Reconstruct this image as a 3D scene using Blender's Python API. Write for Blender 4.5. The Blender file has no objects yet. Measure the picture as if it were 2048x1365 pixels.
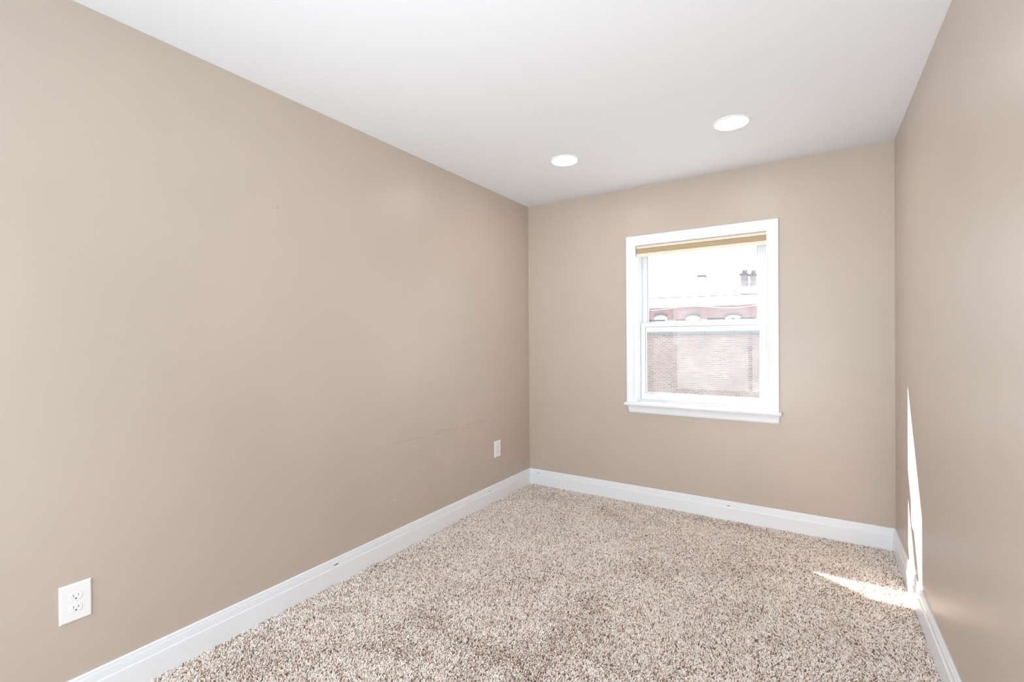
import bpy, bmesh, math, random
import numpy as np
from mathutils import Matrix, Vector

scene = bpy.context.scene
COL = scene.collection

# ------------------------------------------------------------------ camera
W, H = 2.5108, 2.44                 # room width, ceiling height (m); back wall is Y = 0, left wall X = 0
YF = -4.60                          # wall behind the camera
CAM = Vector((2.10477, -3.54211, 1.28130))
YAW, PITCH, ROLL, FPX = 0.5722579, -0.0043099, -0.0070886, 935.146
fw = Vector((-math.sin(YAW) * math.cos(PITCH), math.cos(YAW) * math.cos(PITCH), math.sin(PITCH)))
rt = Vector((math.cos(YAW), math.sin(YAW), 0.0))
up = rt.cross(fw)
r2 = rt * math.cos(ROLL) + up * math.sin(ROLL)
u2 = -rt * math.sin(ROLL) + up * math.cos(ROLL)
cd = bpy.data.cameras.new('camera')
cam = bpy.data.objects.new('camera', cd)
COL.objects.link(cam)
cam.matrix_world = Matrix(((r2.x, u2.x, -fw.x, CAM.x), (r2.y, u2.y, -fw.y, CAM.y),
                           (r2.z, u2.z, -fw.z, CAM.z), (0, 0, 0, 1)))
cd.sensor_width = 36.0
cd.lens = FPX / 2048 * 36.0
cd.clip_start = 0.02
scene.camera = cam

# ------------------------------------------------------------------ light and exposure
scene.view_settings.view_transform = 'Standard'
scene.view_settings.look = 'None'
scene.view_settings.exposure = 0.12
scene.view_settings.gamma = 1.0
scene.view_settings.use_curve_mapping = False
scene.cycles.use_denoising = True
scene.cycles.max_bounces = 16
scene.cycles.diffuse_bounces = 10
scene.cycles.transparent_max_bounces = 16
scene.cycles.sample_clamp_indirect = 20

K_WORLD, K_SUN, K_REAR_FILL, K_LENS, K_FLASH_FILL = 2.6, 29.0, 45.0, 46.0, 100.0

wd = bpy.data.worlds.new('overcast_sky')
scene.world = wd
wd.use_nodes = True
bg = wd.node_tree.nodes['Background']
bg.inputs['Color'].default_value = (0.84, 0.925, 1.0, 1)
bg.inputs['Strength'].default_value = K_WORLD

sd = bpy.data.lights.new('sun', 'SUN')
sun = bpy.data.objects.new('sun', sd)
COL.objects.link(sun)
sd.energy = K_SUN
sd.angle = math.radians(0.53)
sd.color = (1.0, 0.97, 0.92)
sun.rotation_euler = Vector((1.0, -0.635, -0.984)).to_track_quat('-Z', 'Y').to_euler()
sun.location = (-6, 6, 8)


def portal(name, loc, rot, sx, sy):
    d = bpy.data.lights.new(name, 'AREA')
    d.shape = 'RECTANGLE'
    d.size, d.size_y = sx, sy
    d.cycles.is_portal = True
    o = bpy.data.objects.new(name, d)
    COL.objects.link(o)
    o.location = loc
    o.rotation_euler = rot
    return o


# area lights looking into the room (an area light shines along its local -Z)
portal('daylight_portal', (1.403, 0.172, 1.39), (math.radians(-90), 0, 0), 0.90, 1.24)
RW = (0.06, 2.45, 0.35, 2.20)       # added opening behind the camera: x0, x1, z0, z1
portal('added_rear_portal', ((RW[0] + RW[1]) / 2, YF - 0.16, (RW[2] + RW[3]) / 2),
       (math.radians(90), 0, 0), RW[1] - RW[0], RW[3] - RW[2])

# added fill lamp, unseen, set in the added opening behind the camera
rd = bpy.data.lights.new('rear_fill', 'AREA')
rd.shape = 'RECTANGLE'
rd.size, rd.size_y = RW[1] - RW[0], RW[3] - RW[2]
rd.energy = K_REAR_FILL
rd.color = (0.82, 0.92, 1.0)
ro = bpy.data.objects.new('rear_fill', rd)
COL.objects.link(ro)
ro.location = ((RW[0] + RW[1]) / 2, YF - 0.02, (RW[2] + RW[3]) / 2)
ro.rotation_euler = (math.radians(80), 0, 0)

# added fill spot, unseen, like a low bounced flash aimed at the ceiling
fd = bpy.data.lights.new('flash_fill', 'SPOT')
fd.energy = K_FLASH_FILL
fd.spot_size = math.radians(110)
fd.spot_blend = 1.0
fd.color = (0.92, 0.96, 1.0)
fd.shadow_soft_size = 0.06
fo = bpy.data.objects.new('flash_fill', fd)
COL.objects.link(fo)
fo.location = (1.7, -3.6, 0.55)
fo.rotation_euler = Vector((-0.3, 2.5, 1.89)).to_track_quat('-Z', 'Y').to_euler()


# ------------------------------------------------------------------ helpers
def obj(name, bm, mat, parent=None, smooth=False):
    me = bpy.data.meshes.new(name)
    bmesh.ops.recalc_face_normals(bm, faces=bm.faces)
    bm.to_mesh(me)
    bm.free()
    if smooth:
        for p in me.polygons:
            p.use_smooth = True
    o = bpy.data.objects.new(name, me)
    COL.objects.link(o)
    if mat:
        me.materials.append(mat)
    if parent:
        o.parent = parent
    return o


def tag(o, label, cat, group=None, kind=None):
    o['label'] = label
    o['category'] = cat
    if group:
        o['group'] = group
    if kind:
        o['kind'] = kind
    return o


def empty(name, loc=(0, 0, 0)):
    o = bpy.data.objects.new(name, None)
    o.empty_display_size = 0.05
    COL.objects.link(o)
    o.location = loc
    return o


def box(bm, x0, x1, y0, y1, z0, z1, bevel=0.0):
    vs = [bm.verts.new(p) for p in ((x0, y0, z0), (x1, y0, z0), (x1, y1, z0), (x0, y1, z0),
                                    (x0, y0, z1), (x1, y0, z1), (x1, y1, z1), (x0, y1, z1))]
    fs = [bm.faces.new([vs[i] for i in q]) for q in
          ((0, 3, 2, 1), (4, 5, 6, 7), (0, 1, 5, 4), (1, 2, 6, 5), (2, 3, 7, 6), (3, 0, 4, 7))]
    if bevel:
        es = list({e for f in fs for e in f.edges})
        bmesh.ops.bevel(bm, geom=es, offset=bevel, segments=2, affect='EDGES', profile=0.5)
    return bm


def B(*a, **k):
    return box(bmesh.new(), *a, **k)


def frame_bm(bm, x0, x1, z0, z1, wl, wr, wb, wt, y0, y1):
    """rectangular frame in the XZ plane, one closed mesh with a hole"""
    o = [(x0, z0), (x1, z0), (x1, z1), (x0, z1)]
    i = [(x0 + wl, z0 + wb), (x1 - wr, z0 + wb), (x1 - wr, z1 - wt), (x0 + wl, z1 - wt)]
    V = {}
    for yk, y in ((0, y0), (1, y1)):
        for k in range(4):
            V[yk, 0, k] = bm.verts.new((o[k][0], y, o[k][1]))
            V[yk, 1, k] = bm.verts.new((i[k][0], y, i[k][1]))
    for k in range(4):
        n = (k + 1) % 4
        bm.faces.new((V[0, 0, k], V[0, 0, n], V[0, 1, n], V[0, 1, k]))
        bm.faces.new((V[1, 0, k], V[1, 1, k], V[1, 1, n], V[1, 0, n]))
        bm.faces.new((V[0, 0, k], V[1, 0, k], V[1, 0, n], V[0, 0, n]))
        bm.faces.new((V[0, 1, k], V[0, 1, n], V[1, 1, n], V[1, 1, k]))
    return bm


def loft(bm, rings, cap=True, closed=True):
    """rings: lists of points with equal counts"""
    R = [[bm.verts.new(p) for p in r] for r in rings]
    n = len(R[0])
    for a, b in zip(R[:-1], R[1:]):
        for k in range(n if closed else n - 1):
            m = (k + 1) % n
            bm.faces.new((a[k], a[m], b[m], b[k]))
    if cap:
        bm.faces.new(list(reversed(R[0])))
        bm.faces.new(R[-1])
    return bm


def tube(bm, pts, rad, n=6):
    pts = [Vector(p) for p in pts]
    rads = rad if isinstance(rad, (list, tuple)) else [rad] * len(pts)
    rings = []
    for k, p in enumerate(pts):
        t = (pts[min(k + 1, len(pts) - 1)] - pts[max(k - 1, 0)]).normalized()
        a = t.cross(Vector((0, 0, 1)))
        if a.length < 1e-3:
            a = t.cross(Vector((1, 0, 0)))
        a.normalize()
        b = t.cross(a)
        rings.append([tuple(p + (a * math.cos(q) + b * math.sin(q)) * rads[k])
                      for q in (2 * math.pi * j / n for j in range(n))])
    return loft(bm, rings)


def lathe(bm, prof, c=(0, 0, 0), n=64, close=False):
    """prof = [(r, z)] turned about Z"""
    R = []
    for r, z in prof:
        R.append([bm.verts.new((c[0] + r * math.cos(2 * math.pi * k / n), c[1] + r * math.sin(2 * math.pi * k / n), c[2] + z))
                  for k in range(n)])
    pairs = list(zip(R[:-1], R[1:]))
    if close:
        pairs.append((R[-1], R[0]))
    for a, b in pairs:
        for k in range(n):
            m = (k + 1) % n
            bm.faces.new((a[k], a[m], b[m], b[k]))
    return R


# ------------------------------------------------------------------ materials
def mat(name, col, rough=0.5, spec=0.5):
    m = bpy.data.materials.new(name)
    m.use_nodes = True
    b = m.node_tree.nodes['Principled BSDF']
    b.inputs['Base Color'].default_value = (*col, 1)
    b.inputs['Roughness'].default_value = rough
    b.inputs['Specular IOR Level'].default_value = spec
    return m


def N(m, t, **k):
    n = m.node_tree.nodes.new(t)
    for a, v in k.items():
        setattr(n, a, v)
    return n


def L(m, a, b):
    m.node_tree.links.new(a, b)


def math_node(m, op, a, b=None, c=None, clamp=False):
    n = N(m, 'ShaderNodeMath', operation=op, use_clamp=clamp)
    for k, v in enumerate((a, b, c)):
        if v is None:
            continue
        if isinstance(v, (int, float)):
            n.inputs[k].default_value = v
        else:
            L(m, v, n.inputs[k])
    return n.outputs[0]


def maprange(m, v, a, b, c=0.0, d=1.0, smooth=True):
    n = N(m, 'ShaderNodeMapRange', interpolation_type='SMOOTHSTEP' if smooth else 'LINEAR')
    L(m, v, n.inputs[0])
    for k, x in enumerate((a, b, c, d)):
        n.inputs[k + 1].default_value = x
    return n.outputs[0]


def noise(m, vec, scale, detail=3.0, rough=0.5):
    n = N(m, 'ShaderNodeTexNoise')
    n.inputs['Scale'].default_value = scale
    n.inputs['Detail'].default_value = detail
    n.inputs['Roughness'].default_value = rough
    L(m, vec, n.inputs['Vector'])
    return n.outputs[0]


def mixcol(m, f, a, b):
    n = N(m, 'ShaderNodeMix', data_type='RGBA')
    for s, v in ((n.inputs[0], f), (n.inputs[6], a), (n.inputs[7], b)):
        if isinstance(v, tuple):
            s.default_value = (*v, 1)
        elif isinstance(v, (int, float)):
            s.default_value = v
        else:
            L(m, v, s)
    return n.outputs[2]


def coords(m):
    tc = N(m, 'ShaderNodeTexCoord')
    sp = N(m, 'ShaderNodeSeparateXYZ')
    L(m, tc.outputs['Object'], sp.inputs[0])
    return tc.outputs['Object'], sp.outputs


WALL = (0.530, 0.452, 0.388)


def wall_paint(name, marks=False):
    m = mat(name, WALL, 0.38, 0.5)
    p = m.node_tree.nodes['Principled BSDF']
    v, s = coords(m)
    bump = N(m, 'ShaderNodeBump')
    bump.inputs['Strength'].default_value = 0.05
    bump.inputs['Distance'].default_value = 0.002
    L(m, noise(m, v, 260, 2), bump.inputs['Height'])
    L(m, bump.outputs[0], p.inputs['Normal'])
    # very slight roller mottling
    c = mixcol(m, maprange(m, noise(m, v, 2.2, 3), 0.35, 0.65), tuple(x * 0.985 for x in WALL), tuple(min(1, x * 1.012) for x in WALL))
    if marks:
        y, z = s[1], s[2]
        # furniture rub mark running along the wall above the far outlet
        line = math_node(m, 'ADD', math_node(m, 'MULTIPLY', y, 0.011), 0.672)
        wob = math_node(m, 'MULTIPLY', math_node(m, 'SUBTRACT', noise(m, v, 5, 2), 0.5), 0.015)
        dz = math_node(m, 'ABSOLUTE', math_node(m, 'SUBTRACT', math_node(m, 'SUBTRACT', z, line), wob))
        band = maprange(m, dz, 0.001, 0.011, 1, 0)
        band = math_node(m, 'MULTIPLY', band, maprange(m, y, -1.85, -1.6))
        band = math_node(m, 'MULTIPLY', band, maprange(m, y, -0.70, -0.60, 1, 0))
        band = math_node(m, 'MULTIPLY', band, maprange(m, noise(m, v, 9, 4), 0.36, 0.6))
        c = mixcol(m, math_node(m, 'MULTIPLY', band, 0.24), c, (0.30, 0.235, 0.19))
        dz2 = math_node(m, 'ABSOLUTE', math_node(m, 'SUBTRACT', math_node(m, 'SUBTRACT', z, line), math_node(m, 'MULTIPLY_ADD', wob, 0.6, -0.028)))
        b2 = math_node(m, 'MULTIPLY', maprange(m, dz2, 0.001, 0.010, 1, 0), maprange(m, y, -1.8, -1.5))
        b2 = math_node(m, 'MULTIPLY', b2, maprange(m, y, -0.78, -0.64, 1, 0))
        b2 = math_node(m, 'MULTIPLY', b2, maprange(m, noise(m, v, 7, 3), 0.42, 0.62))
        c = mixcol(m, math_node(m, 'MULTIPLY', b2, 0.14), c, (0.30, 0.235, 0.19))
        for py, pz, pr in ((-1.604, 0.541, 0.004), (-1.604, 0.511, 0.004), (-1.578, 0.325, 0.006)):
            ey = math_node(m, 'SUBTRACT', y, py)
            ez = math_node(m, 'SUBTRACT', z, pz)
            rr = math_node(m, 'SQRT', math_node(m, 'ADD', math_node(m, 'MULTIPLY', ey, ey), math_node(m, 'MULTIPLY', ez, ez)))
            c = mixcol(m, maprange(m, rr, pr * 0.4, pr, 0.6, 0), c, (0.80, 0.76, 0.70))
        # washed, slightly paler smears below it
        sm = maprange(m, noise(m, v, 7, 4, 0.6), 0.52, 0.68)
        sm = math_node(m, 'MULTIPLY', sm, maprange(m, y, -1.9, -1.5))
        sm = math_node(m, 'MULTIPLY', sm, maprange(m, y, -1.0, -0.6, 1, 0))
        sm = math_node(m, 'MULTIPLY', sm, maprange(m, z, 0.15, 0.35))
        sm = math_node(m, 'MULTIPLY', sm, maprange(m, z, 0.8, 1.05, 1, 0))
        c = mixcol(m, math_node(m, 'MULTIPLY', sm, 0.22), c, (0.62, 0.52, 0.44))
        # one small chip high on the wall
        dy = math_node(m, 'SUBTRACT', y, -2.2925)
        dd = math_node(m, 'SUBTRACT', z, 1.903)
        r = math_node(m, 'SQRT', math_node(m, 'ADD', math_node(m, 'MULTIPLY', dy, dy), math_node(m, 'MULTIPLY', dd, dd)))
        c = mixcol(m, maprange(m, r, 0.002, 0.005, 0.55, 0), c, (0.20, 0.14, 0.11))
    L(m, c, p.inputs['Base Color'])
    return m


M_wall = wall_paint('taupe_eggshell_paint')
M_wall_left = wall_paint('taupe_eggshell_paint_scuffed', True)
M_ceil = mat('flat_white_ceiling_paint', (0.80, 0.815, 0.84), 0.9, 0.2)
M_trim = mat('semigloss_white_trim', (0.85, 0.87, 0.90), 0.28, 0.5)
M_vinyl = mat('white_vinyl', (0.78, 0.80, 0.84), 0.35, 0.5)
M_gap = mat('dark_seal', (0.16, 0.165, 0.17), 0.7)
M_plate = mat('white_plastic', (0.88, 0.88, 0.89), 0.25, 0.5)
M_slot = mat('dark_slot', (0.10, 0.095, 0.09), 0.6)
M_nick = mat('dark_gouge', (0.16, 0.14, 0.12), 0.8)
M_metal = mat('satin_metal', (0.7, 0.7, 0.7), 0.35)
M_metal.node_tree.nodes['Principled BSDF'].inputs['Metallic'].default_value = 1.0
M_cream = mat('cream_rail', (0.82, 0.74, 0.62), 0.45)
M_backing = mat('carpet_backing', (0.40, 0.32, 0.27), 0.95, 0.1)


def shade_fabric():
    m = mat('tan_shade_fabric', (0.50, 0.40, 0.265), 0.9, 0.1)
    p = m.node_tree.nodes['Principled BSDF']
    v, s = coords(m)
    c = mixcol(m, noise(m, v, 400, 1), (0.46, 0.365, 0.235), (0.54, 0.435, 0.29))
    L(m, c, p.inputs['Base Color'])
    return m


M_fabric = shade_fabric()


def lens_mat():
    m = bpy.data.materials.new('lit_frosted_lens')
    m.use_nodes = True
    p = m.node_tree.nodes['Principled BSDF']
    p.inputs['Base Color'].default_value = (0.9, 0.9, 0.88, 1)
    p.inputs['Emission Color'].default_value = (1.0, 0.98, 0.93, 1)
    p.inputs['Emission Strength'].default_value = K_LENS
    return m


M_lens = lens_mat()


def glass_mat():
    m = bpy.data.materials.new('dusty_window_glass')
    m.use_nodes = True
    nt = m.node_tree
    nt.nodes.clear()
    out = N(m, 'ShaderNodeOutputMaterial')
    tr = N(m, 'ShaderNodeBsdfTransparent')
    tr.inputs[0].default_value = (0.97, 0.98, 0.975, 1)
    gl = N(m, 'ShaderNodeBsdfGlossy')
    gl.inputs['Roughness'].default_value = 0.02
    tl = N(m, 'ShaderNodeBsdfTranslucent')
    tl.inputs[0].default_value = (0.95, 0.95, 0.95, 1)
    lw = N(m, 'ShaderNodeLayerWeight')
    lw.inputs[0].default_value = 0.5
    fres = math_node(m, 'MULTIPLY_ADD', math_node(m, 'POWER', lw.outputs['Facing'], 5.0), 0.9, 0.02)
    m1 = N(m, 'ShaderNodeMixShader')
    L(m, fres, m1.inputs[0])
    L(m, tr.outputs[0], m1.inputs[1])
    L(m, gl.outputs[0], m1.inputs[2])
    v, s = coords(m)
    # film of dust: thicker in uneven blotches
    d = maprange(m, noise(m, v, 3.0, 4, 0.6), 0.3, 0.75, 0.006, 0.028)
    m2 = N(m, 'ShaderNodeMixShader')
    L(m, d, m2.inputs[0])
    L(m, m1.outputs[0], m2.inputs[1])
    L(m, tl.outputs[0], m2.inputs[2])
    L(m, m2.outputs[0], out.inputs['Surface'])
    return m


M_glass = glass_mat()


def brick_mat(name, cols, mortar, size=(0.2, 0.0677), wash=0.0, wash_col=(0.62, 0.58, 0.55)):
    m = mat(name, cols[0], 0.9, 0.1)
    p = m.node_tree.nodes['Principled BSDF']
    v, s = coords(m)
    wob = N(m, 'ShaderNodeTexNoise')
    wob.inputs['Scale'].default_value = 3.0
    L(m, v, wob.inputs['Vector'])
    off = math_node(m, 'MULTIPLY', math_node(m, 'SUBTRACT', wob.outputs[0], 0.5), 0.05)
    cb = N(m, 'ShaderNodeCombineXYZ')
    L(m, s[0], cb.inputs[0])
    L(m, math_node(m, 'ADD', s[2], off), cb.inputs[1])
    bt = N(m, 'ShaderNodeTexBrick')
    L(m, cb.outputs[0], bt.inputs['Vector'])
    bt.inputs['Color1'].default_value = (*cols[0], 1)
    bt.inputs['Color2'].default_value = (*cols[1], 1)
    bt.inputs['Mortar'].default_value = (*mortar, 1)
    bt.inputs['Scale'].default_value = 1.0
    bt.inputs['Mortar Size'].default_value = 0.007
    bt.inputs['Mortar Smooth'].default_value = 0.2
    bt.inputs['Brick Width'].default_value = size[0]
    bt.inputs['Row Height'].default_value = size[1]
    c = bt.outputs['Color']
    c = mixcol(m, maprange(m, noise(m, v, 1.1, 4, 0.6), 0.35, 0.7, 0, 0.45), c, cols[2])
    if wash:
        # pale colour mixed in as blotches, most of it low on the right half
        g = math_node(m, 'ADD', math_node(m, 'MULTIPLY', s[0], 0.16), math_node(m, 'MULTIPLY', s[2], -0.30))
        n = math_node(m, 'ADD', noise(m, v, 0.9, 5, 0.65), math_node(m, 'ADD', g, 0.12))
        c = mixcol(m, maprange(m, n, 0.05, 0.75, 0.1, wash), c, wash_col)
    L(m, c, p.inputs['Base Color'])
    return m


M_brick = brick_mat('weathered_brick', ((0.29, 0.18, 0.165), (0.15, 0.12, 0.12), (0.35, 0.245, 0.22)), (0.42, 0.385, 0.375), wash=0.97)
M_brick_far = brick_mat('dark_red_brick', ((0.25, 0.145, 0.145), (0.19, 0.125, 0.13), (0.30, 0.20, 0.20)), (0.30, 0.23, 0.23))
M_stone = mat('grey_coping_stone', (0.22, 0.235, 0.235), 0.9)
M_white_paint = mat('outdoor_white_paint', (0.80, 0.80, 0.79), 0.7)
M_roof = mat('pale_roof_membrane', (0.60, 0.60, 0.60), 0.8)
M_yard = mat('paving', (0.22, 0.215, 0.21), 0.95)
M_chim = mat('chimney_brick', (0.17, 0.145, 0.16), 0.9)
M_vent = mat('grey_vent_metal', (0.40, 0.40, 0.42), 0.6)
M_dark = mat('dark_flashing', (0.07, 0.07, 0.075), 0.8)
M_arch = mat('shadow_dark_arch_brick', (0.12, 0.105, 0.115), 0.9)  # dark colour paints the shadow line over the arched windows
M_cap = mat('dark_chimney_cap', (0.07, 0.065, 0.07), 0.8)
M_wire = mat('black_cable', (0.03, 0.03, 0.035), 0.6)
M_wire_white = mat('pale_cable', (0.72, 0.72, 0.72), 0.6)
M_bark = mat('grey_bark', (0.11, 0.095, 0.085), 0.95)
M_pane = mat('dark_house_pane', (0.10, 0.11, 0.13), 0.15)


# ------------------------------------------------------------------ room shell
T = 0.165


def structure(name, bm, m, label, cat):
    return tag(obj(name, bm, m), label, cat, kind='structure')


structure('floor', B(0, W, YF, 0, -0.12, 0.003), M_backing, 'floor under the beige carpet', 'floor')
structure('ceiling', B(-0.12, W + 0.12, YF - 0.12, T, H, H + 0.12), M_ceil, 'smooth flat white ceiling with two recessed lights', 'ceiling')
structure('wall_left', B(-0.12, 0, YF - 0.12, T, -0.12, H), M_wall_left, 'long taupe painted wall on the left with faint scuffs', 'wall')
structure('wall_right', B(W, W + 0.12, YF - 0.12, T, -0.12, H), M_wall, 'taupe painted wall on the right with a sunlit strip', 'wall')

JX0, JX1, JZ0, JZ1 = 0.958, 1.848, 0.767, 1.990      # clear opening of the window jamb
bm = bmesh.new()
frame_bm(bm, 0, W, -0.12, H, JX0 - 0.018, W - JX1 - 0.018, JZ0 + 0.12, H - JZ1 - 0.018, 0.0, T)
structure('wall_back', bm, M_wall, 'taupe painted end wall around the white window', 'wall')
bm = bmesh.new()
frame_bm(bm, 0, W, -0.12, H, RW[0], W - RW[1], RW[2] + 0.12, H - RW[3], YF - 0.12, YF)
structure('wall_front', bm, M_wall, 'taupe wall behind the camera', 'wall')

# added window behind the camera, unseen, there to let in fill light
w2 = tag(empty('added_rear_window', ((RW[0] + RW[1]) / 2, YF, RW[2])), 'added wide window behind the camera, unseen, letting in fill light', 'window', kind='structure')
bm = bmesh.new()
frame_bm(bm, RW[0] - w2.location.x, RW[1] - w2.location.x, 0, RW[3] - RW[2], 0.05, 0.05, 0.05, 0.05, -0.10, -0.04)
obj('window_frame', bm, M_vinyl, w2)
obj('mullion', B(-0.025, 0.025, -0.095, -0.045, 0.05, RW[3] - RW[2] - 0.05), M_vinyl, w2)

# baseboards -----------------------------------------------------------------
BP = [(0.0, 0.144), (0.0055, 0.144), (0.0075, 0.1415), (0.008, 0.1325), (0.0058, 0.1315), (0.0060, 0.1302), (0.0108, 0.1295), (0.0114, 0.120),
      (0.0122, 0.1065), (0.0095, 0.1050), (0.0098, 0.1034), (0.0152, 0.1022), (0.016, 0.099), (0.016, 0.003), (0.0, 0.003)]


def baseboard(name, p0, p1, nrm, m0, m1, label):
    """profile swept along p0-p1; m0/m1 = mitre (1 inside corner, 0 square)"""
    p0, p1, nrm = Vector(p0), Vector(p1), Vector(nrm)
    t = (p1 - p0).normalized()
    bm = bmesh.new()
    loft(bm, [[tuple(p0 + nrm * d + t * d * m0 + Vector((0, 0, z))) for d, z in BP],
              [tuple(p1 + nrm * d - t * d * m1 + Vector((0, 0, z))) for d, z in BP]])
    return structure(name, bm, M_trim, label, 'baseboard')


bl = baseboard('baseboard_left', (0, YF, 0), (0, 0, 0), (1, 0, 0), 1, 1, 'tall white moulded baseboard along the left wall')
bb = baseboard('baseboard_back', (0, 0, 0), (W, 0, 0), (0, -1, 0), 1, 1, 'white moulded baseboard below the window')
br = baseboard('baseboard_right', (W, 0, 0), (W, YF, 0), (-1, 0, 0), 1, 1, 'white moulded baseboard along the right wall')
baseboard('baseboard_front', (W, YF, 0), (0, YF, 0), (0, 1, 0), 1, 1, 'white baseboard behind the camera')


def nick(parent, c, axis, l, h):
    x, y, z = c
    bm = bmesh.new()
    # small lens-shaped gouge
    n = 10
    a = []
    for k in range(n):
        q = 2 * math.pi * k / n
        u, v = math.cos(q) * l / 2, math.sin(q) * h / 2 * (1 if k % 3 else 0.7)
        a.append((u, v + u * 0.05))
    d = 0.0012
    if axis == 'y':
        loft(bm, [[(x - d, y + u, z + v) for u, v in a], [(x + d * 0.4, y + u, z + v) for u, v in a]])
    else:
        loft(bm, [[(x + u, y + d, z + v) for u, v in a], [(x + u, y - d * 0.4, z + v) for u, v in a]])
    o = obj('nick', bm, M_nick, parent)
    o['label'] = 'dark gouge in the moulding'
    return o


nick(bl, (0.0119, -0.620, 0.112), 'y', 0.022, 0.005)
nick(bl, (0.0119, -1.999, 0.113), 'y', 0.034, 0.006)
nick(bb, (0.095, -0.0119, 0.112), 'x', 0.022, 0.005)
nick(bb, (1.607, -0.0119, 0.113), 'x', 0.022, 0.005)

# ------------------------------------------------------------------ window
win = tag(empty('window_1', (1.403, 0, JZ0)), 'white double-hung window in the end wall', 'window', kind='structure')
WL = Vector(win.location)


def wobj(name, bm, m, parent=None, smooth=False):
    """mesh given in world coordinates, parented under the window (or one of its parts, which sit at its origin)"""
    bmesh.ops.translate(bm, verts=bm.verts, vec=-WL)
    return obj(name, bm, m, parent or win, smooth)


# casing: profile swept with mitres up the left, across the top and down the right
CP = [(0.0, 0.0), (0.0, 0.017), (0.003, 0.019), (0.012, 0.019), (0.016, 0.0165), (0.022, 0.0155), (0.048, 0.0135),
      (0.052, 0.0105), (0.060, 0.0105), (0.064, 0.0125), (0.070, 0.0115), (0.070, 0.0)]
cx0, cx1, cz0, cz1 = 0.8885, 1.9155, 0.7895, 2.062
bm = bmesh.new()
loft(bm, [[(cx0 + d, -t, cz0) for d, t in CP],
          [(cx0 + d, -t, cz1 - d) for d, t in CP],
          [(cx1 - d, -t, cz1 - d) for d, t in CP],
          [(cx1 - d, -t, cz0) for d, t in CP]])
wobj('casing', bm, M_trim)

# jamb liner
bm = bmesh.new()
frame_bm(bm, JX0 - 0.018, JX1 + 0.018, JZ0, JZ1 + 0.018, 0.018, 0.018, 0.004, 0.018, 0.0, 0.075)
wobj('jamb', bm, M_trim)

# stool with rounded nose
bm = bmesh.new()
sx0, sx1, sz0, sz1, sy = 0.8805, 1.9305, 0.7672, 0.7897, -0.058
prof = [(0.0, sz0), (sy + 0.004, sz0), (sy + 0.001, sz0 + 0.004), (sy, sz0 + 0.011), (sy + 0.002, sz1 - 0.005), (sy + 0.007, sz1), (0.0, sz1)]
loft(bm, [[(x, y, z) for y, z in prof] for x in (sx0, sx1)])
box(bm, JX0 + 0.0005, JX1 - 0.0005, 0.0, 0.072, sz0 + 0.0045, sz1)
wobj('stool', bm, M_trim)

# apron: moulding with returned, slanting ends
AP = [(0.7672, 0.024), (0.760, 0.0235), (0.755, 0.020), (0.742, 0.0165), (0.728, 0.015), (0.7205, 0.015), (0.7175, 0.0125), (0.7108, 0.0115)]
bm = bmesh.new()
rings = []
for z, t in AP:
    k = (0.024 - t) * 0.9
    rings.append([(0.8955 + k, 0.0, z), (0.8955 + k, -t, z), (1.9225 - k, -t, z), (1.9225 - k, 0.0, z)])
loft(bm, rings)
wobj('apron', bm, M_trim)

# vinyl frame with tracks
bm = bmesh.new()
frame_bm(bm, JX0, JX1, sz1, JZ1, 0.010, 0.010, 0.012, 0.006, 0.075, 0.165)
wobj('vinyl_frame', bm, M_vinyl)
bm = bmesh.new()
for x0, x1 in ((JX0 + 0.010, JX0 + 0.0145), (JX1 - 0.0145, JX1 - 0.010)):
    box(bm, x0, x1, 0.1225, 0.1275, sz1 + 0.012, JZ1 - 0.006)
    box(bm, x0, x1 if x0 < 1.4 else x1, 0.103, 0.106, 1.402, JZ1 - 0.006)
wobj('sash_track', bm, M_vinyl)


def sash(name, x0, x1, z0, z1, wl, wr, wb, wt, y0, y1):
    bm = bmesh.new()
    frame_bm(bm, x0, x1, z0, z1, wl, wr, wb, wt, y0, y1)
    ym = (y0 + y1) / 2
    o = wobj(name, bm, M_vinyl)
    gx0, gx1, gz0, gz1 = x0 + wl, x1 - wr, z0 + wb, z1 - wt
    bm = bmesh.new()
    frame_bm(bm, gx0, gx1, gz0, gz1, 0.005, 0.005, 0.005, 0.005, ym - 0.009, ym + 0.009)
    wobj('glazing_bead', bm, M_vinyl, o)
    bm = bmesh.new()
    frame_bm(bm, gx0 - 0.0005, gx1 + 0.0005, gz0 - 0.0005, gz1 + 0.0005, 0.0023, 0.0023, 0.0023, 0.0023, ym - 0.011, ym - 0.0088)
    wobj('seal', bm, M_gap, o)
    wobj('glass_pane', B(gx0 + 0.004, gx1 - 0.004, ym - 0.0015, ym + 0.0015, gz0 + 0.004, gz1 - 0.004), M_glass, o)
    return o


low = sash('lower_sash', 0.9705, 1.8355, 0.803, 1.399, 0.0335, 0.0365, 0.050, 0.031, 0.086, 0.121)
upp = sash('upper_sash', 0.9705, 1.8355, 1.370, 1.982, 0.0385, 0.0545, 0.034, 0.04, 0.128, 0.161)
bm = bmesh.new()
box(bm, 1.375, 1.435, 0.090, 0.118, 1.399, 1.4045, 0.0015)
wobj('sash_lock', bm, M_vinyl, low)

# ------------------------------------------------------------------ window shade
sh = tag(empty('window_shade', (1.403, 0.03, 1.985)),
         'raised tan pleated shade with cream rails at the top of the window', 'window shade')


def shobj(name, bm, m):
    bmesh.ops.translate(bm, verts=bm.verts, vec=-Vector(sh.location))
    return obj(name, bm, m, sh)


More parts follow.
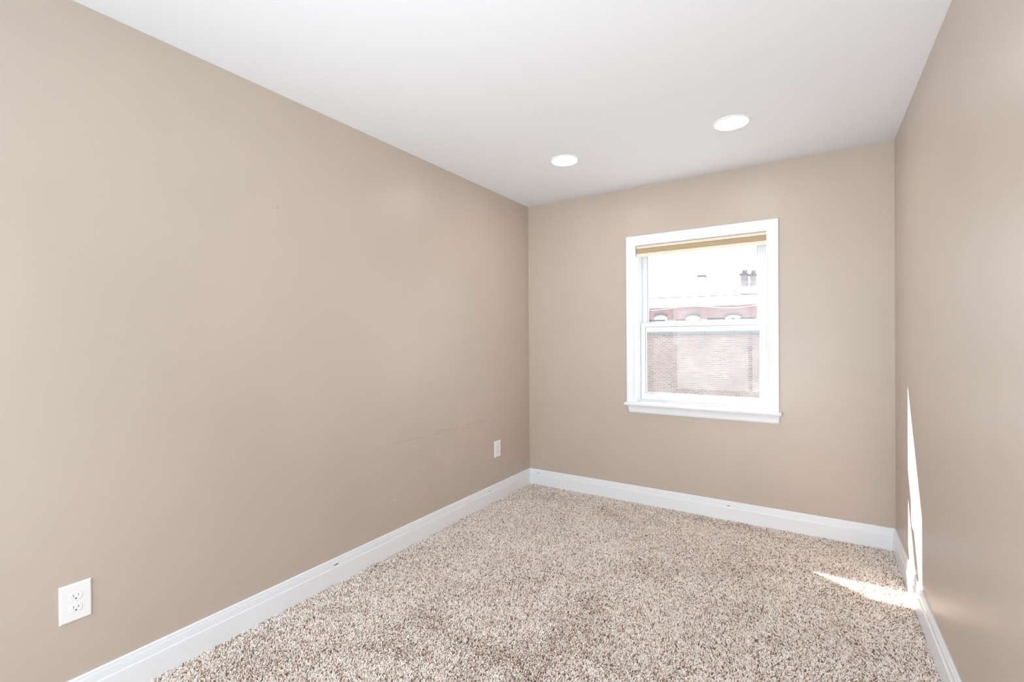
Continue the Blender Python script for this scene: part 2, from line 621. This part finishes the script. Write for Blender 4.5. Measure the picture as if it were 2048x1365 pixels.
hx0, hx1 = 0.9605, 1.8455
hr = shobj('headrail', B(hx0, hx1, 0.012, 0.056, 1.968, 1.9885, 0.002), M_cream)
hr['label'] = 'cream headrail'
bm = bmesh.new()
pl = []
zz = [1.968 - 0.0055 * k for k in range(8)]
for k, z in enumerate(zz):
    pl.append((0.0165 if k % 2 else 0.0195, z))
back = [(0.052, z) for _, z in reversed(pl)]
loft(bm, [[(x, y, z) for y, z in pl + back] for x in (hx0 + 0.0015, hx1 - 0.0015)])
shobj('fabric', bm, M_fabric)['label'] = 'stacked tan pleated fabric'
brl = shobj('bottom_rail', B(hx0, hx1, 0.010, 0.055, 1.9085, 1.9295, 0.003), M_cream)
brl['label'] = 'cream bottom rail'
bm = bmesh.new()
box(bm, 1.385, 1.421, 0.004, 0.0105, 1.908, 1.9125, 0.001)
obj('pull_tab', bm, M_cream, brl)
for v in brl.children[0].data.vertices:
    v.co -= Vector(sh.location)

# ------------------------------------------------------------------ recessed lights
def recessed_light(x, y, label):
    e = tag(empty('recessed_light', (x, y, H)), label, 'ceiling light', 'recessed ceiling lights')
    bm = bmesh.new()
    lathe(bm, [(0.096, 0.0), (0.0955, -0.003), (0.092, -0.0055), (0.086, -0.0065), (0.081, -0.005), (0.0775, -0.001), (0.0775, 0.0)], n=72)
    obj('trim_ring', bm, M_trim, e, True)
    bm = bmesh.new()
    R = lathe(bm, [(0.0775, -0.0012), (0.06, -0.0022), (0.03, -0.003), (0.006, -0.0032)], n=72)
    bm.faces.new(R[-1])
    obj('lens', bm, M_lens, e, True)['label'] = 'glowing frosted lens'
    return e


recessed_light(0.7505, -0.795, 'round recessed ceiling light nearer the left wall, farther from camera, lit')
recessed_light(1.7385, -0.773, 'round recessed ceiling light nearer the right wall, lit')


# ------------------------------------------------------------------ outlets
def outlet(loc, rz, label):
    """local frame: +X along the wall, -Y out of the wall"""
    e = tag(empty('wall_outlet', loc), label, 'wall outlet', 'duplex wall outlets')
    e.rotation_euler = (0, 0, rz)
    pw, ph = 0.0415, 0.0632
    bm = bmesh.new()
    loft(bm, [[(sx * a, y, sz * b) for sx, sz in ((-1, -1), (1, -1), (1, 1), (-1, 1))]
              for a, b, y in ((pw, ph, 0.0), (pw, ph, -0.0025), (pw - 0.0012, ph - 0.0012, -0.0042), (pw - 0.004, ph - 0.004, -0.0055))])
    obj('cover_plate', bm, M_plate, e)
    for s in (1, -1):
        zc = s * 0.0195
        bm = bmesh.new()
        # round face with flattened top and bottom
        pts = []
        for k in range(40):
            q = 2 * math.pi * k / 40
            pts.append((0.0172 * math.cos(q), max(-0.0142, min(0.0142, 0.0172 * math.sin(q)))))
        loft(bm, [[(u, -0.005, zc + v) for u, v in pts], [(u, -0.0063, zc + v) for u, v in pts],
                  [(u * 0.95, -0.0069, zc + v * 0.94) for u, v in pts]])
        r = obj('receptacle', bm, M_plate, e)
        for nm, u, v, a, b in (('slot', -0.0064, 0.0035, 0.0008, 0.0042), ('slot', 0.0064, 0.0035, 0.0008, 0.0034)):
            obj(nm, B(u - a, u + a, -0.0071, -0.0060, zc + v - b, zc + v + b), M_slot, r)
        bm = bmesh.new()
        g = [(0.0027 * math.cos(q), max(-0.0022, 0.0027 * math.sin(q))) for q in (2 * math.pi * k / 16 for k in range(16))]
        loft(bm, [[(u, -0.0060, zc - 0.0070 + v) for u, v in g], [(u, -0.0071, zc - 0.0070 + v) for u, v in g]])
        obj('ground_hole', bm, M_slot, r)
    bm = bmesh.new()
    c = [(0.0028 * math.cos(q), 0.0028 * math.sin(q)) for q in (2 * math.pi * k / 16 for k in range(16))]
    loft(bm, [[(u, -0.005, v) for u, v in c], [(u, -0.0062, v) for u, v in c], [(u * 0.7, -0.0066, v * 0.7) for u, v in c]])
    obj('screw', bm, M_plate, e)
    return e


outlet((0, -3.018, 0.4022), math.radians(90), 'white duplex outlet low on the left wall, closest to the camera')
outlet((0, -0.501, 0.4130), math.radians(90), 'white outlet on the left wall beside the far corner')
outlet((W, -0.597, 0.4090), math.radians(-90), 'white outlet on the right wall inside the strip of sunlight')

# ------------------------------------------------------------------ carpet
def vnoise(rng, x, y, cell):
    """smooth value noise, -1..1"""
    g = rng.uniform(-1, 1, (64, 64))
    u, v = x / cell + 20, y / cell + 40
    i, j = np.floor(u).astype(int) % 64, np.floor(v).astype(int) % 64
    a, b = u - np.floor(u), v - np.floor(v)
    a, b = a * a * (3 - 2 * a), b * b * (3 - 2 * b)
    i2, j2 = (i + 1) % 64, (j + 1) % 64
    return (g[i, j] * (1 - a) + g[i2, j] * a) * (1 - b) + (g[i, j2] * (1 - a) + g[i2, j2] * a) * b


def carpet():
    rng = np.random.default_rng(7)
    x0, x1, y0, y1 = 0.0175, W - 0.0175, -3.35, -0.0175
    sp = 0.0045
    nx, ny = int((x1 - x0) / sp), int((y1 - y0) / sp)
    gx, gy = np.meshgrid(np.arange(nx), np.arange(ny), indexing='ij')
    bx = (x0 + (gx + 0.5) * (x1 - x0) / nx).ravel()
    by = (y0 + (gy + 0.5) * (y1 - y0) / ny).ravel()
    n = bx.size
    bx += rng.uniform(-0.5, 0.5, n) * sp
    by += rng.uniform(-0.5, 0.5, n) * sp
    # direction in which the pile lies: drifts slowly over the floor, plus each yarn's own way
    ang = 2.2 * vnoise(rng, bx, by, 0.30) + 1.6 * vnoise(rng, bx, by, 0.11) + 1.2
    ln = 0.0040 + 0.0022 * vnoise(rng, bx, by, 0.22)
    ra = rng.uniform(0, 2 * np.pi, n)
    rl = rng.uniform(0.002, 0.0085, n)
    lx = np.cos(ang) * ln + np.cos(ra) * rl
    ly = np.sin(ang) * ln + np.sin(ra) * rl
    ht = 0.0165 + rng.normal(0, 0.0018, n) + 0.0015 * vnoise(rng, bx, by, 0.11) - 0.25 * np.hypot(lx, ly)
    K = 5
    t = np.linspace(0, 1, K)[None, :]
    ca = rng.uniform(0, 2 * np.pi, n)[:, None]
    cr = rng.uniform(0.0004, 0.0018, n)[:, None]
    tw = rng.uniform(3.0, 7.0, n)[:, None] * rng.choice([-1, 1], n)[:, None]
    px = bx[:, None] + lx[:, None] * t ** 1.7 + cr * np.cos(ca + tw * t) * t
    py = by[:, None] + ly[:, None] * t ** 1.7 + cr * np.sin(ca + tw * t) * t
    pz = 0.002 + ht[:, None] * (t - 0.14 * t ** 3)
    px = np.clip(px, 0.0185, W - 0.0185)
    py = np.minimum(py, -0.0185)
    P = np.stack([px, py, pz], -1).astype(np.float32)
    hc = bpy.data.hair_curves.new('carpet_pile')
    hc.add_curves([K] * n)
    hc.attributes['position'].data.foreach_set('vector', P.ravel())
    rad = (rng.uniform(0.0013, 0.0021, n)[:, None] * np.array([0.9, 1.0, 1.05, 1.0, 0.55])[None, :]).astype(np.float32)
    ra_ = hc.attributes.get('radius') or hc.attributes.new('radius', 'FLOAT', 'POINT')
    ra_.data.foreach_set('value', rad.ravel())
    pal = np.array([(0.94, 0.88, 0.825), (0.91, 0.82, 0.745), (0.80, 0.68, 0.585), (0.96, 0.925, 0.89), (0.27, 0.155, 0.11), (0.52, 0.385, 0.31)])
    pick = rng.choice(len(pal), n, p=[0.29, 0.19, 0.10, 0.20, 0.11, 0.11])  # dark shares paint both brown flecks and the shade in pile gaps
    c = pal[pick] * rng.uniform(0.92, 1.08, n)[:, None]
    c = np.concatenate([np.clip(c, 0, 0.96), np.ones((n, 1))], 1).astype(np.float32)
    at = hc.attributes.new('yarn_colour', 'FLOAT_COLOR', 'CURVE')
    at.data.foreach_set('color', c.ravel())
    m = mat('twisted_yarn', (0.7, 0.6, 0.5), 0.85, 0.15)
    an = N(m, 'ShaderNodeAttribute', attribute_name='yarn_colour')
    L(m, an.outputs['Color'], m.node_tree.nodes['Principled BSDF'].inputs['Base Color'])
    hc.materials.append(m)
    o = bpy.data.objects.new('carpet_pile', hc)
    COL.objects.link(o)
    tag(o, 'beige and brown flecked twisted-pile carpet covering the whole floor', 'carpet', kind='stuff')


carpet()

# ------------------------------------------------------------------ outdoors
GZ = -3.2


def at(px, py, Y):
    """point on the plane Y = const seen at a pixel of the photograph"""
    d = fw + r2 * ((px - 1024) / FPX) - u2 * ((py - 682.5) / FPX)
    return CAM + d * ((Y - CAM.y) / d.y)


structure('yard_ground', B(-40, 30, 0.6, 60, GZ - 0.3, GZ), M_yard, 'paved ground far below the window', 'ground')

# near brick yard wall
YW = 15.0
zt = at(1410, 662.5, YW).z
gw = tag(empty('brick_wall', (at(1410, 700, YW).x, YW, GZ)),
         'weathered red brick wall with grey coping seen through the lower window pane', 'brick wall')
bm = B(-7, 7, 0, 0.35, 0, zt - 0.11 - GZ)
obj('masonry', bm, M_brick, gw)
bm = bmesh.new()
for k in range(14):
    box(bm, -7.05 + k * 1.007, -7.05 + (k + 1) * 1.007 - 0.006, -0.03, 0.38, zt - 0.11 - GZ, zt - GZ, 0.008)
obj('coping', bm, M_stone, gw)['label'] = 'grey stone coping'

# low white building behind it
YS = 18.0
zs = at(1400, 639.5, YS).z
ws = tag(empty('garage', (at(1410, 650, YS).x, YS, GZ)),
         'low white building with a flat roof between the brick wall and the brick house', 'building')
obj('wall', B(-6.5, 6.5, 0, 4.5, 0, zs - 0.12 - GZ), M_white_paint, ws)
obj('roof', B(-6.7, 6.7, -0.15, 4.6, zs - 0.12 - GZ, zs - GZ, 0.02), M_stone, ws)
rnd = random.Random(3)
# patches of dark flashing along the roof edge
for a, b, c in ((1296, 1330, 0.035), (1350, 1372, 0.03), (1414, 1450, 0.05), (1462, 1470, 0.03), (1480, 1512, 0.045)):
    xa, xb = at(a, 640, YS - 0.17).x - ws.location.x, at(b, 640, YS - 0.17).x - ws.location.x
    obj('flashing', B(xa, xb, -0.165, -0.14, zs - GZ - 0.02, zs - GZ + c), M_dark, ws)['label'] = 'strip of dark flashing on the roof edge'

# brick row house beyond
YH = 27.0
ztop = at(1400, 613.5, YH).z
hx = at(1410, 640, YH).x
ho = tag(empty('brick_house', (hx, YH, GZ)),
         'dark red brick house with arched window heads beyond the white garage', 'house')
wins = []
for ca, wa, ya in ((1320.5, 27, 631), (1384.5, 31, 631.5), (1466, 35, 630.5)):
    c = at(ca, ya, YH)
    half = (at(ca + wa / 2, ya, YH).x - at(ca - wa / 2, ya, YH).x) / 2
    wins.append((c.x - hx, half, c.z - GZ))
# facade with arched openings, one closed slab built of columns between and above the openings
bm = bmesh.new()
top = ztop - GZ
xs = -11.0
wb = 1.9
for cx, hw, zz_ in wins:
    box(bm, xs, cx - hw, 0, 0.3, 0, top)
    h0 = zz_ - 1.9
    box(bm, cx - hw, cx + hw, 0, 0.3, 0, h0)
    n = 12
    prev = None
    rise = hw * 0.30
    for k in range(n):
        ua, ub = -1 + 2 * k / n, -1 + 2 * (k + 1) / n
        za, zb = zz_ - rise * ua * ua, zz_ - rise * ub * ub
        loft(bm, [[(cx + ua * hw, y, za), (cx + ub * hw, y, zb), (cx + ub * hw, y, top), (cx + ua * hw, y, top)] for y in (0, 0.3)])
    xs = cx + hw
box(bm, xs, 11, 0, 0.3, 0, top)
box(bm, -11, 11, 0.3, 9.0, 0, top - 0.02)
obj('facade', bm, M_brick_far, ho)
for cx, hw, zz_ in wins:
    rise = hw * 0.30
    bm = bmesh.new()
    arc = [(cx + hw * u, zz_ - rise * u * u) for u in (-1 + 2 * k / 12 for k in range(13))]
    ring = [(cx - hw, zz_ - 1.9)] + arc + [(cx + hw, zz_ - 1.9)]
    loft(bm, [[(x, y, z - 0.0) for x, z in ring] for y in (0.14, 0.28)])
    f = obj('window', bm, M_white_paint, ho)
    f['label'] = 'white arched window'
    bm = bmesh.new()
    box(bm, cx - hw * 0.8, cx + hw * 0.8, 0.12, 0.139, zz_ - 1.75, zz_ - 0.75)
    obj('pane', bm, M_pane, f)
    # brick arch standing proud of the facade
    bm = bmesh.new()
    loft(bm, [[(x, y, z) for x, z in arc] + [(x, y, z + 0.14) for x, z in reversed(arc)] for y in (-0.05, 0.0)])
    obj('arch', bm, M_arch, ho)
obj('cornice', B(-11.1, 11.1, -0.25, 0.2, top, top + 0.12, 0.02), M_white_paint, ho)
zr = at(1480, 571, YH + 6).z - GZ
bm = bmesh.new()
loft(bm, [[(x, -0.3, top + 0.12), (x, 6.0, zr), (x, 9.2, top + 0.12)] for x in (-11.2, 11.2)])
obj('roof', bm, M_roof, ho)
for nm, xa, xb, yt, yb in (('chimney', 1398.5, 1409.5, 552, 564), ('chimney', 1482.5, 1495, 548.5, 575), ('chimney', 1501, 1512, 549.5, 574)):
    a, b = at(xa, yt, YH + 5.7), at(xb, yb, YH + 5.7)
    bm = B(a.x - hx, b.x - hx, 5.4, 6.0, b.z - GZ - 0.6, a.z - GZ - 0.12)
    ch = obj(nm, bm, M_chim if xa > 1450 else M_vent, ho)
    obj('chimney_cap', B(a.x - hx - 0.07, b.x - hx + 0.07, 5.33, 6.07, a.z - GZ - 0.12, a.z - GZ), M_cap, ch)
    if xa > 1450:
        w_ = b.x - a.x
        for q in (0.27, 0.73):
            bm = bmesh.new()
            lathe(bm, [(0.10, 0.0), (0.085, 0.28), (0.065, 0.28), (0.065, 0.02)], (a.x - hx + w_ * q, 5.7, a.z - GZ), 16)
            obj('chimney_pot', bm, M_chim, ch, True)

# cables crossing the yard
def cable(pts, Y, r, m, label):
    P = [at(x, y, Y) for x, y in pts]
    # carry the line on past the window on both sides
    P = [P[0] + (P[0] - P[1]).normalized() * 4.0] + P + [P[-1] + (P[-1] - P[-2]).normalized() * 4.0]
    bm = bmesh.new()
    tube(bm, P, r, 6)
    return tag(obj('utility_cable', bm, m, None, True), label, 'cable', 'utility cables outside the window')


cable([(1290, 597.6), (1360, 595.2), (1430, 592.4), (1520, 588.3)], 19.0, 0.021, M_wire, 'thin dark utility cable strung highest across the white sky')
cable([(1290, 611.0), (1360, 608.6), (1430, 605.6), (1520, 602.6)], 20.0, 0.016, M_wire, 'thin dark utility cable just above the brick house wall')
cable([(1290, 622), (1330, 619), (1372, 613), (1410, 613.5), (1450, 616.5), (1480, 615.5), (1520, 609.5)], 18.5, 0.013, M_wire_white,
      'pale sagging cable crossing in front of the brick house')

# bare tree to the right of the view, its drooping twigs in the upper pane
YT = 11.0
troot = at(1640, 600, YT)
tree = tag(empty('bare_tree', (troot.x, YT, GZ)), 'leafless tree with thin drooping twigs outside the upper pane', 'tree')


def tw(pts, r0, r1, name='branch'):
    P = [(Vector(at(x, y, YT + dy)) - Vector(tree.location)) for x, y, dy in pts]
    bm = bmesh.new()
    n = len(P)
    tube(bm, P, [r0 + (r1 - r0) * k / (n - 1) for k in range(n)], 6)
    return obj(name, bm, M_bark, tree, True)


bm = bmesh.new()
h = troot.z - GZ
tube(bm, [(0.25, 0, 0), (0.14, 0.05, h * 0.2), (0.19, 0.02, h * 0.45), (0.05, 0.0, h * 0.7), (0, 0, h), (0.12, 0.1, h + 0.5), (0.08, 0.05, h + 1.0), (0.2, 0.1, h + 1.7)], [0.17, 0.13, 0.11, 0.09, 0.075, 0.055, 0.04, 0.015], 10)
obj('trunk', bm, M_bark, tree, True)
tw([(1640, 600, 0), (1672, 560, 0.1), (1690, 500, 0.2), (1720, 450, 0.3)], 0.04, 0.008)
tw([(1640, 600, 0), (1570, 592, 0), (1516, 587.6, 0), (1487, 588.6, 0.1), (1472, 584, 0.1), (1455, 573, 0.1), (1443, 564, 0.1)], 0.022, 0.006)
tw([(1487, 588.6, 0.1), (1465, 588, 0.15), (1440, 586.5, 0.2), (1424, 583.5, 0.2), (1414, 577, 0.2), (1409, 571, 0.2)], 0.009, 0.006)
tw([(1474, 585.5, 0.1), (1466, 578, 0.0), (1460, 570, 0.0), (1457, 563, 0.0)], 0.008, 0.005)
tw([(1474, 586.5, 0.1), (1483, 583, 0.0), (1491, 576, 0.0), (1500, 566, 0.0), (1512, 560, 0.0)], 0.008, 0.005)
tw([(1487, 588.4, 0.1), (1494, 584.5, 0.0), (1505, 581.5, 0.0), (1516, 577, 0.0), (1540, 560, 0.0)], 0.009, 0.005)
